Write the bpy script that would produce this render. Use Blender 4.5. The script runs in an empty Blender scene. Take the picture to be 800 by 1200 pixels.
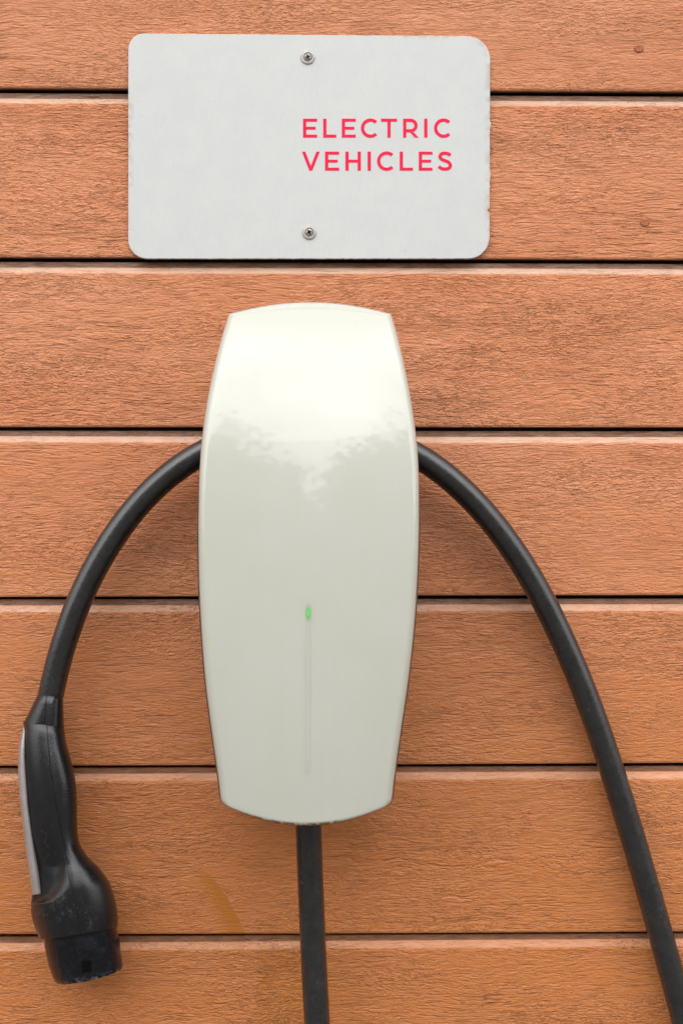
import bpy, bmesh, math, random
import numpy as np
from mathutils import Vector

random.seed(4)
rng = np.random.default_rng(7)
scene = bpy.context.scene
COL = scene.collection

# ------------------------------------------------------------------ camera
F = 1400.0                       # focal length in photo pixels (photo is 800 x 1200)
YAW = math.radians(0.85)
CAM = Vector((-0.0155, -1.0, 1.30))
cd = bpy.data.cameras.new('camera')
cam = bpy.data.objects.new('camera', cd)
COL.objects.link(cam)
cam.location = CAM
cam.rotation_euler = (math.radians(90), 0, -YAW)
cd.sensor_fit = 'VERTICAL'
cd.sensor_height = 36.0
cd.lens = 36.0 * F / 1200.0
cd.clip_start = 0.02
cd.clip_end = 500
scene.camera = cam

# ------------------------------------------------------------------ light
SUN_EL, SUN_AZ = math.radians(60), math.radians(-5)      # in front of the wall, high, slightly left
world = bpy.data.worlds.new('World')
scene.world = world
world.use_nodes = True
wn, wl = world.node_tree.nodes, world.node_tree.links
wn.clear()


def N(nodes, typ, **kw):
    n = nodes.new(typ)
    for k, v in kw.items():
        setattr(n, k, v)
    return n


def math_node(nodes, links, op, a, b=None, c=None, clamp=False):
    n = nodes.new('ShaderNodeMath')
    n.operation = op
    n.use_clamp = clamp
    for i, v in enumerate((a, b, c)):
        if v is None:
            continue
        if isinstance(v, (int, float)):
            n.inputs[i].default_value = v
        else:
            links.new(v, n.inputs[i])
    return n.outputs[0]


def maprange(nodes, links, v, a, b, c=0.0, d=1.0, smooth=True):
    n = nodes.new('ShaderNodeMapRange')
    n.interpolation_type = 'SMOOTHSTEP' if smooth else 'LINEAR'
    links.new(v, n.inputs['Value'])
    for k, x in zip(('From Min', 'From Max', 'To Min', 'To Max'), (a, b, c, d)):
        if isinstance(x, (int, float)):
            n.inputs[k].default_value = x
        else:
            links.new(x, n.inputs[k])
    return n.outputs[0]


def mixc(nodes, links, f, a, b, blend='MIX'):
    n = nodes.new('ShaderNodeMix')
    n.data_type = 'RGBA'
    n.blend_type = blend
    for s, v in ((n.inputs[0], f), (n.inputs[6], a), (n.inputs[7], b)):
        if isinstance(v, (int, float)):
            s.default_value = v
        elif isinstance(v, (tuple, list)):
            s.default_value = (*v, 1.0) if len(v) == 3 else v
        else:
            links.new(v, s)
    return n.outputs[2]


def noise(nodes, links, vec, scale, detail=4.0, rough=0.55, dist=0.0):
    n = nodes.new('ShaderNodeTexNoise')
    n.inputs['Scale'].default_value = scale
    n.inputs['Detail'].default_value = detail
    n.inputs['Roughness'].default_value = rough
    n.inputs['Distortion'].default_value = dist
    if vec is not None:
        links.new(vec, n.inputs['Vector'])
    return n.outputs['Fac']


sky = N(wn, 'ShaderNodeTexSky', sky_type='NISHITA', sun_disc=False)
sky.sun_elevation = SUN_EL
sky.sun_rotation = math.pi - SUN_AZ
sky.air_density, sky.dust_density, sky.ozone_density = 1.0, 4.0, 1.0
tc = N(wn, 'ShaderNodeTexCoord')
sep = N(wn, 'ShaderNodeSeparateXYZ')
wl.new(tc.outputs['Generated'], sep.inputs[0])
# thin overcast: the blue of the clear sky is veiled by pale cloud of uneven density
cl = noise(wn, wl, tc.outputs['Generated'], 2.6, 6, 0.55, 0.3)
veil = maprange(wn, wl, cl, 0.3, 0.7, 0.86, 1.0)
cloud_bright = maprange(wn, wl, cl, 0.35, 0.7, 20.0, 29.0)
cloud_bright = math_node(wn, wl, 'MULTIPLY', cloud_bright, maprange(wn, wl, sep.outputs['Z'], 0.25, 0.55, 0.86, 1.06))
cloud_bright = math_node(wn, wl, 'MULTIPLY', cloud_bright, maprange(wn, wl, sep.outputs['Z'], 0.80, 0.97, 1.0, 0.25))
front = math_node(wn, wl, 'MULTIPLY', sep.outputs['Y'], -1.0)
cloud_bright = math_node(wn, wl, 'MULTIPLY', cloud_bright, maprange(wn, wl, front, -0.10, 0.52, 0.40, 1.0))
comb = N(wn, 'ShaderNodeCombineColor')
for i, k in enumerate((1.0, 1.002, 1.005)):
    wl.new(math_node(wn, wl, 'MULTIPLY', cloud_bright, k), comb.inputs[i])
skyc = mixc(wn, wl, veil, sky.outputs[0], comb.outputs[0])
# the rim of the sky: distant trees and, below the horizon, the ground
azm = math_node(wn, wl, 'DIVIDE', sep.outputs['X'], math_node(wn, wl, 'MAXIMUM', math_node(wn, wl, 'MULTIPLY', sep.outputs['Y'], -1.0), 0.15))
azm = math_node(wn, wl, 'MINIMUM', math_node(wn, wl, 'MAXIMUM', azm, -1.3), 1.3)
gap = math_node(wn, wl, 'DIVIDE', math_node(wn, wl, 'SUBTRACT', azm, 0.03), 0.075)
gap = math_node(wn, wl, 'EXPONENT', math_node(wn, wl, 'MULTIPLY', math_node(wn, wl, 'MULTIPLY', gap, gap), -1.0))
aab = math_node(wn, wl, 'ABSOLUTE', azm)
edge = math_node(wn, wl, 'MULTIPLY_ADD', math_node(wn, wl, 'MINIMUM', aab, 0.40), 0.40, 0.34)
edge = math_node(wn, wl, 'MULTIPLY_ADD', math_node(wn, wl, 'MAXIMUM', math_node(wn, wl, 'SUBTRACT', aab, 0.40), 0.0), -0.75, edge)
edge = math_node(wn, wl, 'MAXIMUM', edge, 0.10)
edge = math_node(wn, wl, 'MULTIPLY_ADD', gap, -0.12, edge)
tn = noise(wn, wl, tc.outputs['Generated'], 6.0, 3, 0.55)
edge = math_node(wn, wl, 'ADD', edge, maprange(wn, wl, tn, 0.3, 0.7, -0.06, 0.06, smooth=False))
tf = noise(wn, wl, tc.outputs['Generated'], 30.0, 6, 0.58)
edge = math_node(wn, wl, 'ADD', edge, maprange(wn, wl, tf, 0.3, 0.7, -0.15, 0.15, smooth=False))
tree_mask = math_node(wn, wl, 'SUBTRACT', edge, sep.outputs['Z'])
tree_mask = maprange(wn, wl, tree_mask, -0.05, 0.05)
leafn = noise(wn, wl, tc.outputs['Generated'], 30, 5, 0.6)
leaf = N(wn, 'ShaderNodeCombineColor')
lv = maprange(wn, wl, leafn, 0.3, 0.7, 0.5, 1.6)
for i, k in enumerate((1.0, 1.0, 0.82)):
    wl.new(math_node(wn, wl, 'MULTIPLY', lv, k), leaf.inputs[i])
skyc = mixc(wn, wl, tree_mask, skyc, leaf.outputs[0])
gm = maprange(wn, wl, sep.outputs['Z'], -0.02, 0.01, 1.0, 0.0)
skyc = mixc(wn, wl, gm, skyc, (1.8, 1.65, 1.4))
bg = N(wn, 'ShaderNodeBackground')
bg.inputs['Strength'].default_value = 0.10
wl.new(skyc, bg.inputs['Color'])
wout = N(wn, 'ShaderNodeOutputWorld')
wl.new(bg.outputs[0], wout.inputs['Surface'])

sd = bpy.data.lights.new('sun', 'SUN')
sd.energy = 1.0
sd.angle = math.radians(70)
sd.color = (1.0, 0.985, 0.965)
sun = bpy.data.objects.new('sun', sd)
COL.objects.link(sun)
sdir = Vector((math.sin(SUN_AZ) * math.cos(SUN_EL), -math.cos(SUN_AZ) * math.cos(SUN_EL), math.sin(SUN_EL)))
sun.rotation_euler = sdir.to_track_quat('Z', 'Y').to_euler()

scene.view_settings.view_transform = 'Standard'
scene.view_settings.look = 'None'
scene.view_settings.exposure = 0.20
scene.view_settings.gamma = 1.0

# ------------------------------------------------------------------ helpers
FWD = Vector((math.sin(YAW), math.cos(YAW), 0))
RGT = Vector((math.cos(YAW), -math.sin(YAW), 0))


def at(px, py, t):
    """Point standing t metres in front of the wall face (y = -t) whose picture position is px, py."""
    d = FWD + RGT * ((px - 400.0) / F) + Vector((0, 0, 1)) * ((600.0 - py) / F)
    k = (-t - CAM.y) / d.y
    return CAM + d * k


def interp(xs, ys, x):
    """Monotone-ish cubic (Catmull-Rom on uneven knots)."""
    xs = np.asarray(xs, float)
    ys = np.asarray(ys, float)
    m = np.gradient(ys, xs)
    x = np.asarray(x, float)
    i = np.clip(np.searchsorted(xs, x) - 1, 0, len(xs) - 2)
    h = xs[i + 1] - xs[i]
    s = np.clip((x - xs[i]) / h, 0, 1)
    return ((1 + 2 * s) * (1 - s) ** 2 * ys[i] + s * (1 - s) ** 2 * h * m[i]
            + s * s * (3 - 2 * s) * ys[i + 1] + s * s * (s - 1) * h * m[i + 1])


def link_mesh(name, verts, faces, mat, parent=None, smooth=True, origin=None):
    me = bpy.data.meshes.new(name)
    o0 = Vector(origin) if origin is not None else (parent.matrix_world.translation.copy() if parent else Vector((0, 0, 0)))
    me.from_pydata([tuple(Vector(v) - o0) for v in verts], [], [tuple(int(k) for k in f) for f in faces])
    bm = bmesh.new()
    bm.from_mesh(me)
    bmesh.ops.recalc_face_normals(bm, faces=bm.faces)
    for f in bm.faces:
        f.smooth = smooth
    bm.to_mesh(me)
    bm.free()
    me.materials.append(mat)
    ob = bpy.data.objects.new(name, me)
    COL.objects.link(ob)
    if parent:
        ob.parent = parent
        # parents are unrotated empties or meshes: keep the child at o0
        w = Vector((0, 0, 0))
        p = parent
        while p:
            w += p.location
            p = p.parent
        ob.location = o0 - w
    else:
        ob.location = o0
    return ob


def empty(name, loc, label, cat):
    e = bpy.data.objects.new(name, None)
    COL.objects.link(e)
    e.empty_display_size = 0.05
    e.location = loc
    e.matrix_world.translation = loc
    e['label'] = label
    e['category'] = cat
    return e


def wloc(o):
    w = Vector((0, 0, 0))
    while o:
        w += o.location
        o = o.parent
    return w


def part(name, verts, faces, mat, parent, smooth=True):
    return link_mesh(name, verts, faces, mat, parent, smooth, origin=wloc(parent))


def sharp(ob, deg=35):
    me = ob.data
    bm = bmesh.new()
    bm.from_mesh(me)
    for e in bm.edges:
        if len(e.link_faces) == 2 and e.calc_face_angle(0) > math.radians(deg):
            e.smooth = False
    bm.to_mesh(me)
    bm.free()


def loft(rings, cap=True, closed=True):
    V, Fc = [], []
    n = len(rings[0])
    for r in rings:
        V += list(r)
    for i in range(len(rings) - 1):
        for j in range(n if closed else n - 1):
            a, b = i * n + j, i * n + (j + 1) % n
            Fc.append((a, b, b + n, a + n))
    if cap:
        Fc.append(tuple(range(n)))
        Fc.append(tuple(range((len(rings) - 1) * n, len(rings) * n)))
    return V, Fc


def solid_poly(poly, t0, t1, V, Fc, hole=None):
    """Extruded polygon (list of (px,py)); front at t1, back at t0."""
    b = len(V)
    n = len(poly)
    V += [at(x, y, t1) for x, y in poly]
    V += [Vector((p.x, -t0, p.z)) for p in V[b:b + n]]
    Fc.append(tuple(b + i for i in range(n)))
    Fc.append(tuple(b + n + i for i in range(n)))
    for i in range(n):
        j = (i + 1) % n
        Fc.append((b + i, b + j, b + n + j, b + n + i))


# ------------------------------------------------------------------ materials
def new_mat(name):
    m = bpy.data.materials.new(name)
    m.use_nodes = True
    nt = m.node_tree
    return m, nt.nodes, nt.links, nt.nodes['Principled BSDF']


def obj_coords(nd):
    return N(nd, 'ShaderNodeTexCoord').outputs['Object']


def mapping(nd, lk, vec, scale, loc=(0, 0, 0)):
    m = N(nd, 'ShaderNodeMapping')
    m.inputs['Scale'].default_value = scale
    m.inputs['Location'].default_value = loc
    lk.new(vec, m.inputs[0])
    return m.outputs[0]


P = 0.14135                                   # board pitch
G0 = at(400, 500.8, 0.0).z - 0.0              # lower edge of one board


def wood_material():
    m, nd, lk, bs = new_mat('painted_wood')
    oc = obj_coords(nd)
    at_b = N(nd, 'ShaderNodeAttribute', attribute_name='board')
    at_e = N(nd, 'ShaderNodeAttribute', attribute_name='groove')
    sp = N(nd, 'ShaderNodeSeparateXYZ')
    lk.new(oc, sp.inputs[0])
    X, Z = sp.outputs['X'], sp.outputs['Z']
    off = N(nd, 'ShaderNodeCombineXYZ')
    lk.new(math_node(nd, lk, 'MULTIPLY', at_b.outputs['Fac'], 7.31), off.inputs[0])
    lk.new(math_node(nd, lk, 'MULTIPLY', at_b.outputs['Fac'], 3.7), off.inputs[1])
    va = N(nd, 'ShaderNodeVectorMath', operation='ADD')
    lk.new(oc, va.inputs[0])
    lk.new(off.outputs[0], va.inputs[1])
    base = va.outputs[0]
    # slow bending of the grain so that it waves round knots
    warpn = N(nd, 'ShaderNodeTexNoise')
    warpn.inputs['Scale'].default_value = 1.0
    warpn.inputs['Detail'].default_value = 2.0
    lk.new(mapping(nd, lk, base, (7, 1, 22)), warpn.inputs['Vector'])
    ws = N(nd, 'ShaderNodeVectorMath', operation='MULTIPLY_ADD')
    lk.new(warpn.outputs['Color'], ws.inputs[0])
    ws.inputs[1].default_value = (0.0, 0.0, 0.022)
    lk.new(base, ws.inputs[2])
    g = ws.outputs[0]
    # patches where the sawn fibres stand up more
    patch = noise(nd, lk, mapping(nd, lk, base, (8, 1, 24), (3.1, 0, 5)), 1.0, 3, 0.6)
    rp = maprange(nd, lk, patch, 0.36, 0.66, 0.12, 1.0)

    def lines(vec_scale, loc, half, dist, det):
        n = noise(nd, lk, mapping(nd, lk, g, vec_scale, loc), 1.0, det, 0.5, dist)
        d = math_node(nd, lk, 'ABSOLUTE', math_node(nd, lk, 'SUBTRACT', n, 0.5))
        return maprange(nd, lk, d, 0.0, half, 1.0, 0.0)

    saw = noise(nd, lk, mapping(nd, lk, g, (85, 1, 700), (5, 2, 3)), 1.0, 2, 0.5, 0.3)
    fine = noise(nd, lk, mapping(nd, lk, g, (220, 1, 700), (2, 7, 3)), 1.0, 3, 0.6, 0.5)
    flake = noise(nd, lk, mapping(nd, lk, g, (250, 1, 440), (1, 2, 3)), 1.0, 3, 0.55, 0.5)
    cut1 = lines((105, 1, 480), (0, 1, 0), 0.085, 0.6, 2)
    cutgate = maprange(nd, lk, noise(nd, lk, mapping(nd, lk, base, (110, 1, 300), (4, 0, 1)), 1.0, 2), 0.40, 0.58)
    cut1 = math_node(nd, lk, 'MULTIPLY', cut1, cutgate)
    long_ = lines((30, 1, 350), (3, 5, 0), 0.075, 0.25, 2)
    longgate = maprange(nd, lk, noise(nd, lk, mapping(nd, lk, base, (42, 1, 210), (1, 6, 1)), 1.0, 3), 0.42, 0.58)
    longgate = math_node(nd, lk, 'MULTIPLY', longgate, maprange(nd, lk, rp, 0.12, 0.9, 1.0, 0.35))
    long_ = math_node(nd, lk, 'MULTIPLY', long_, longgate)
    crack = lines((4.5, 1, 120), (2, 2, 1), 0.020, 0.3, 3)
    crackgate = maprange(nd, lk, noise(nd, lk, mapping(nd, lk, base, (22, 1, 60), (8, 0, 2)), 1.0, 3), 0.50, 0.62)
    crack = math_node(nd, lk, 'MULTIPLY', crack, crackgate)
    h = math_node(nd, lk, 'MULTIPLY', saw, 0.42)
    h = math_node(nd, lk, 'ADD', h, math_node(nd, lk, 'MULTIPLY', fine, 0.40))
    h = math_node(nd, lk, 'ADD', h, math_node(nd, lk, 'MULTIPLY', math_node(nd, lk, 'MULTIPLY', flake, 0.80), rp))
    cuts = math_node(nd, lk, 'MULTIPLY', cut1, math_node(nd, lk, 'MULTIPLY_ADD', rp, 0.85, 0.10))
    cuts = math_node(nd, lk, 'MAXIMUM', cuts, long_)
    h = math_node(nd, lk, 'SUBTRACT', h, math_node(nd, lk, 'MULTIPLY', cuts, 0.40))
    h = math_node(nd, lk, 'SUBTRACT', h, math_node(nd, lk, 'MULTIPLY', crack, 0.25))
    # smooth runs of an old spill: fibres are filled there
    a0 = at(222, 1012, 0)
    a1 = at(289, 1094, 0)
    v = maprange(nd, lk, Z, a0.z, a1.z, 0, 1, smooth=False)
    xr = math_node(nd, lk, 'MULTIPLY_ADD', math_node(nd, lk, 'POWER', v, 0.55), (a1.x - a0.x), a0.x)
    xl = math_node(nd, lk, 'MULTIPLY_ADD', v, (at(256, 1094, 0).x - a0.x), a0.x)
    s1 = math_node(nd, lk, 'MULTIPLY',
                   maprange(nd, lk, math_node(nd, lk, 'SUBTRACT', X, xl), -0.006, 0.016),
                   maprange(nd, lk, math_node(nd, lk, 'SUBTRACT', xr, X), -0.0003, 0.0022))
    s1 = math_node(nd, lk, 'MULTIPLY', s1, maprange(nd, lk, Z, a1.z - 0.012, a1.z - 0.008))
    s1 = math_node(nd, lk, 'MULTIPLY', s1, maprange(nd, lk, Z, a0.z, a0.z - 0.012))
    b0 = at(299, 1104, 0)
    s2 = math_node(nd, lk, 'MULTIPLY', maprange(nd, lk, X, b0.x, b0.x + 0.003),
                   maprange(nd, lk, X, at(450, 1100, 0).x, at(345, 1100, 0).x))
    s2 = math_node(nd, lk, 'MULTIPLY', s2, maprange(nd, lk, Z, b0.z, b0.z - 0.006))
    s2 = math_node(nd, lk, 'MULTIPLY', s2, 0.55)
    stain = math_node(nd, lk, 'MAXIMUM', s1, s2)
    groove = at_e.outputs['Fac']
    amp = math_node(nd, lk, 'MULTIPLY_ADD', s1, -0.72, 1.0)
    amp = math_node(nd, lk, 'MULTIPLY', amp, math_node(nd, lk, 'MULTIPLY_ADD', groove, -0.6, 1.0))
    calm = maprange(nd, lk, noise(nd, lk, mapping(nd, lk, base, (6, 1, 17), (2, 9, 4)), 1.0, 3, 0.55), 0.36, 0.64, 0.72, 1.30)
    bamp = math_node(nd, lk, 'MULTIPLY_ADD', at_b.outputs['Fac'], 0.35, 0.80)
    amp = math_node(nd, lk, 'MULTIPLY', amp, math_node(nd, lk, 'MULTIPLY', calm, bamp))
    h = math_node(nd, lk, 'MULTIPLY', math_node(nd, lk, 'SUBTRACT', h, 0.55), amp)
    bmp = N(nd, 'ShaderNodeBump')
    bmp.inputs['Strength'].default_value = 1.0
    bmp.inputs['Distance'].default_value = 0.0018
    lk.new(h, bmp.inputs['Height'])
    lk.new(bmp.outputs[0], bs.inputs['Normal'])
    # colour
    big = noise(nd, lk, mapping(nd, lk, base, (5, 1, 14), (0, 4, 0)), 1.0, 5, 0.6)
    c = mixc(nd, lk, maprange(nd, lk, big, 0.3, 0.7), (0.63, 0.216, 0.084), (0.67, 0.252, 0.110))
    # boards differ a little in tone
    bh = math_node(nd, lk, 'FRACT', math_node(nd, lk, 'MULTIPLY', at_b.outputs['Fac'], 13.7))
    c = mixc(nd, lk, math_node(nd, lk, 'MULTIPLY', bh, 0.45), c, (0.54, 0.195, 0.078))
    fadep = maprange(nd, lk, noise(nd, lk, mapping(nd, lk, base, (2.5, 1, 9), (7, 1, 0)), 1.0, 4, 0.6), 0.45, 0.68)
    c = mixc(nd, lk, math_node(nd, lk, 'MULTIPLY', fadep, 0.30), c, (0.70, 0.30, 0.155))
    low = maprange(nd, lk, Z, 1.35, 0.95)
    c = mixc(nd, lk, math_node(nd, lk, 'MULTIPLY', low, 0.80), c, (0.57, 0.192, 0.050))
    c = mixc(nd, lk, math_node(nd, lk, 'MULTIPLY', stain, 0.95), c, (0.46, 0.155, 0.022))
    pit = math_node(nd, lk, 'MULTIPLY', cuts, math_node(nd, lk, 'MULTIPLY_ADD', s1, -0.8, 1.0))
    c = mixc(nd, lk, math_node(nd, lk, 'MULTIPLY', pit, 0.11), c, (0.22, 0.07, 0.03))  # dirt and self-shadow of the cuts, put into the colour
    c = mixc(nd, lk, math_node(nd, lk, 'MULTIPLY', crack, 0.10), c, (0.16, 0.05, 0.025))
    # bare, faded paint plus painted-in top light on the chamfers, grime in the rebates
    fade_lit = math_node(nd, lk, 'MULTIPLY', maprange(nd, lk, groove, 0.15, 0.5), maprange(nd, lk, Z, 1.02, 1.42, 0.30, 1.0))
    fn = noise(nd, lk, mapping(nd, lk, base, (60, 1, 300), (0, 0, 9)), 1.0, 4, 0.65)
    c = mixc(nd, lk, math_node(nd, lk, 'MULTIPLY', fade_lit, maprange(nd, lk, fn, 0.3, 0.6, 0.6, 1.0)), c, (0.66, 0.42, 0.30))
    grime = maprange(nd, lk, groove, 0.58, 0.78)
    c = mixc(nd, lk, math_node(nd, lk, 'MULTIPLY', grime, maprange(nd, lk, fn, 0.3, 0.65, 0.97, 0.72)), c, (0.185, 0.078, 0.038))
    c = mixc(nd, lk, maprange(nd, lk, groove, 0.82, 0.95), c, (0.035, 0.014, 0.008))  # near-black slots and undersides: shadow of the gap put into the colour
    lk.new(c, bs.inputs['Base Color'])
    r = maprange(nd, lk, big, 0.3, 0.7, 0.38, 0.29)
    lk.new(r, bs.inputs['Roughness'])
    bs.inputs['Specular IOR Level'].default_value = 0.45
    return m


def plain(name, col, rough=0.5, metallic=0.0, spec=0.5, coat=0.0, var=0.0, vscale=40, bump=0.0, bscale=400):
    m, nd, lk, bs = new_mat(name)
    bs.inputs['Base Color'].default_value = (*col, 1)
    bs.inputs['Roughness'].default_value = rough
    bs.inputs['Metallic'].default_value = metallic
    bs.inputs['Specular IOR Level'].default_value = spec
    bs.inputs['Coat Weight'].default_value = coat
    oc = obj_coords(nd)
    if var:
        f = maprange(nd, lk, noise(nd, lk, oc, vscale, 5, 0.6), 0.3, 0.7)
        lk.new(mixc(nd, lk, f, tuple(c * (1 - var) for c in col), tuple(min(1, c * (1 + var)) for c in col)), bs.inputs['Base Color'])
    if bump:
        b = N(nd, 'ShaderNodeBump')
        b.inputs['Distance'].default_value = bump
        lk.new(noise(nd, lk, oc, bscale, 4, 0.6), b.inputs['Height'])
        lk.new(b.outputs[0], bs.inputs['Normal'])
    return m


def sign_material():
    m, nd, lk, bs = new_mat('weathered_sign')
    oc = obj_coords(nd)
    f = maprange(nd, lk, noise(nd, lk, oc, 45, 6, 0.65), 0.3, 0.7)
    c = mixc(nd, lk, f, (0.635, 0.645, 0.638), (0.662, 0.668, 0.660))
    dots = maprange(nd, lk, noise(nd, lk, oc, 420, 2, 0.5), 0.69, 0.76)
    c = mixc(nd, lk, math_node(nd, lk, 'MULTIPLY', dots, 0.6), c, (0.42, 0.42, 0.41))
    streak = maprange(nd, lk, noise(nd, lk, mapping(nd, lk, oc, (700, 1, 90)), 1.0, 3, 0.6), 0.35, 0.75)
    c = mixc(nd, lk, math_node(nd, lk, 'MULTIPLY', streak, 0.14), c, (0.50, 0.51, 0.50))
    e = N(nd, 'ShaderNodeAttribute', attribute_name='edge').outputs['Fac']
    en = maprange(nd, lk, noise(nd, lk, oc, 120, 4, 0.7), 0.42, 0.6)
    c = mixc(nd, lk, math_node(nd, lk, 'MULTIPLY', math_node(nd, lk, 'MULTIPLY', e, en), 0.45), c, (0.45, 0.33, 0.25))
    lk.new(c, bs.inputs['Base Color'])
    bs.inputs['Roughness'].default_value = 0.38
    b = N(nd, 'ShaderNodeBump')
    b.inputs['Distance'].default_value = 0.00007
    lk.new(noise(nd, lk, oc, 260, 5, 0.6), b.inputs['Height'])
    lk.new(b.outputs[0], bs.inputs['Normal'])
    return m


CH0 = at(361, 968, 0.03)
SPOT = tuple(at(245.5, 749, 0.126) - CH0)


def glass_cover_material():
    m, nd, lk, bs = new_mat('white_glass')
    oc = obj_coords(nd)
    f = maprange(nd, lk, noise(nd, lk, oc, 14, 5, 0.6), 0.3, 0.7)
    c = mixc(nd, lk, f, (0.545, 0.552, 0.484), (0.565, 0.570, 0.506))
    sk = maprange(nd, lk, noise(nd, lk, mapping(nd, lk, oc, (150, 1, 5)), 1.0, 4, 0.6), 0.45, 0.70)
    c = mixc(nd, lk, math_node(nd, lk, 'MULTIPLY', sk, 0.06), c, (0.50, 0.47, 0.40))
    dv = N(nd, 'ShaderNodeVectorMath', operation='DISTANCE')
    lk.new(oc, dv.inputs[0])
    dv.inputs[1].default_value = SPOT
    sn = maprange(nd, lk, dv.outputs['Value'], 0.0022, 0.0045, 0.55, 0.0)
    c = mixc(nd, lk, sn, c, (0.62, 0.53, 0.30))
    spk = maprange(nd, lk, noise(nd, lk, oc, 520, 2, 0.5), 0.72, 0.78)
    c = mixc(nd, lk, math_node(nd, lk, 'MULTIPLY', spk, 0.35), c, (0.36, 0.35, 0.30))
    # rusty grime along the chipped lower lip and one yellow spot
    e = N(nd, 'ShaderNodeAttribute', attribute_name='lip').outputs['Fac']
    en = maprange(nd, lk, noise(nd, lk, mapping(nd, lk, oc, (1, 1, 1)), 150, 4, 0.7), 0.42, 0.52)
    c = mixc(nd, lk, math_node(nd, lk, 'MULTIPLY', e, en), c, (0.17, 0.11, 0.035))
    lk.new(c, bs.inputs['Base Color'])
    bs.inputs['Roughness'].default_value = 0.16
    bs.inputs['Specular IOR Level'].default_value = 0.3
    bs.inputs['Coat Weight'].default_value = 1.0
    bs.inputs['Coat Roughness'].default_value = 0.04
    bs.inputs['Coat IOR'].default_value = 1.52
    b = N(nd, 'ShaderNodeBump')
    b.inputs['Distance'].default_value = 0.0002
    lk.new(noise(nd, lk, oc, 30, 3, 0.5), b.inputs['Height'])
    lk.new(b.outputs[0], bs.inputs['Normal'])
    lk.new(b.outputs[0], bs.inputs['Coat Normal'])
    return m


def rubber_material():
    m, nd, lk, bs = new_mat('cable_rubber')
    oc = obj_coords(nd)
    f = maprange(nd, lk, noise(nd, lk, oc, 60, 6, 0.65), 0.35, 0.7)
    c = mixc(nd, lk, f, (0.011, 0.011, 0.012), (0.019, 0.019, 0.021))
    w = noise(nd, lk, oc, 160, 6, 0.75)
    dust = maprange(nd, lk, w, 0.54, 0.72)
    c = mixc(nd, lk, math_node(nd, lk, 'MULTIPLY', dust, 0.22), c, (0.06, 0.06, 0.063))
    spots = maprange(nd, lk, noise(nd, lk, oc, 330, 2, 0.5), 0.70, 0.76)
    c = mixc(nd, lk, math_node(nd, lk, 'MULTIPLY', spots, 0.25), c, (0.22, 0.21, 0.20))
    lk.new(c, bs.inputs['Base Color'])
    lk.new(maprange(nd, lk, w, 0.3, 0.7, 0.25, 0.34), bs.inputs['Roughness'])
    bs.inputs['Specular IOR Level'].default_value = 1.0
    b = N(nd, 'ShaderNodeBump')
    b.inputs['Distance'].default_value = 0.00018
    lk.new(noise(nd, lk, oc, 240, 5, 0.6), b.inputs['Height'])
    lk.new(b.outputs[0], bs.inputs['Normal'])
    return m


def handle_material():
    m, nd, lk, bs = new_mat('black_plastic')
    oc = obj_coords(nd)
    c = (0.016, 0.016, 0.019)
    f = maprange(nd, lk, noise(nd, lk, oc, 30, 5, 0.6), 0.3, 0.7)
    c = mixc(nd, lk, f, (0.006, 0.006, 0.008), (0.011, 0.011, 0.013))
    wear = N(nd, 'ShaderNodeAttribute', attribute_name='wear').outputs['Fac']
    w = maprange(nd, lk, noise(nd, lk, mapping(nd, lk, oc, (1, 1, 0.7)), 230, 6, 0.78, 0.0), 0.50, 0.72)
    c = mixc(nd, lk, math_node(nd, lk, 'MULTIPLY', math_node(nd, lk, 'MULTIPLY', w, wear), 0.42), c, (0.30, 0.29, 0.28))
    s = maprange(nd, lk, noise(nd, lk, oc, 420, 3, 0.6), 0.66, 0.74)
    c = mixc(nd, lk, math_node(nd, lk, 'MULTIPLY', s, 0.12), c, (0.2, 0.2, 0.2))
    lk.new(c, bs.inputs['Base Color'])
    sm = N(nd, 'ShaderNodeAttribute', attribute_name='seam').outputs['Fac']
    seam = maprange(nd, lk, math_node(nd, lk, 'ABSOLUTE', sm), 0.25, 0.95, 0.0, 1.0)
    rb = N(nd, 'ShaderNodeAttribute', attribute_name='rib').outputs['Fac']
    sp = N(nd, 'ShaderNodeSeparateXYZ')
    lk.new(oc, sp.inputs[0])
    ribs = math_node(nd, lk, 'SINE', math_node(nd, lk, 'MULTIPLY', sp.outputs['Z'], 2 * math.pi / 0.0026))
    hgt = math_node(nd, lk, 'MULTIPLY_ADD', math_node(nd, lk, 'MULTIPLY', ribs, rb), 0.35,
                    math_node(nd, lk, 'MULTIPLY_ADD', noise(nd, lk, oc, 700, 3, 0.6), 0.22, seam))
    b = N(nd, 'ShaderNodeBump')
    b.inputs['Distance'].default_value = 0.0007
    lk.new(hgt, b.inputs['Height'])
    lk.new(b.outputs[0], bs.inputs['Normal'])
    bs.inputs['Roughness'].default_value = 0.26
    bs.inputs['Specular IOR Level'].default_value = 0.6
    return m


M_WOOD = wood_material()
M_SIGN = sign_material()
M_RED = plain('red_print', (0.86, 0.017, 0.075), 0.6, spec=0.2, var=0.06, vscale=120)
M_STEEL = plain('screw_steel', (0.36, 0.34, 0.32), 0.42, 0.6, var=0.18, vscale=500, bump=0.0002, bscale=900)
M_WASHER = plain('washer_steel', (0.50, 0.47, 0.44), 0.5, 0.4, var=0.2, vscale=400)
M_DARK = plain('recess_shade', (0.006, 0.006, 0.006), 0.9, spec=0.0)  # black that stands in for the shade inside an opening
M_GLASS = glass_cover_material()
M_HOUSING = plain('grey_housing', (0.085, 0.072, 0.065), 0.42, var=0.15, vscale=60)
M_STRIP = plain('light_strip', (0.546, 0.541, 0.478), 0.22, spec=0.6, coat=1.0)
M_RUBBER = rubber_material()
M_BLACK = handle_material()
M_GREY = plain('grey_grip', (0.36, 0.32, 0.31), 0.42, metallic=0.25, var=0.08, vscale=80)
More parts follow.
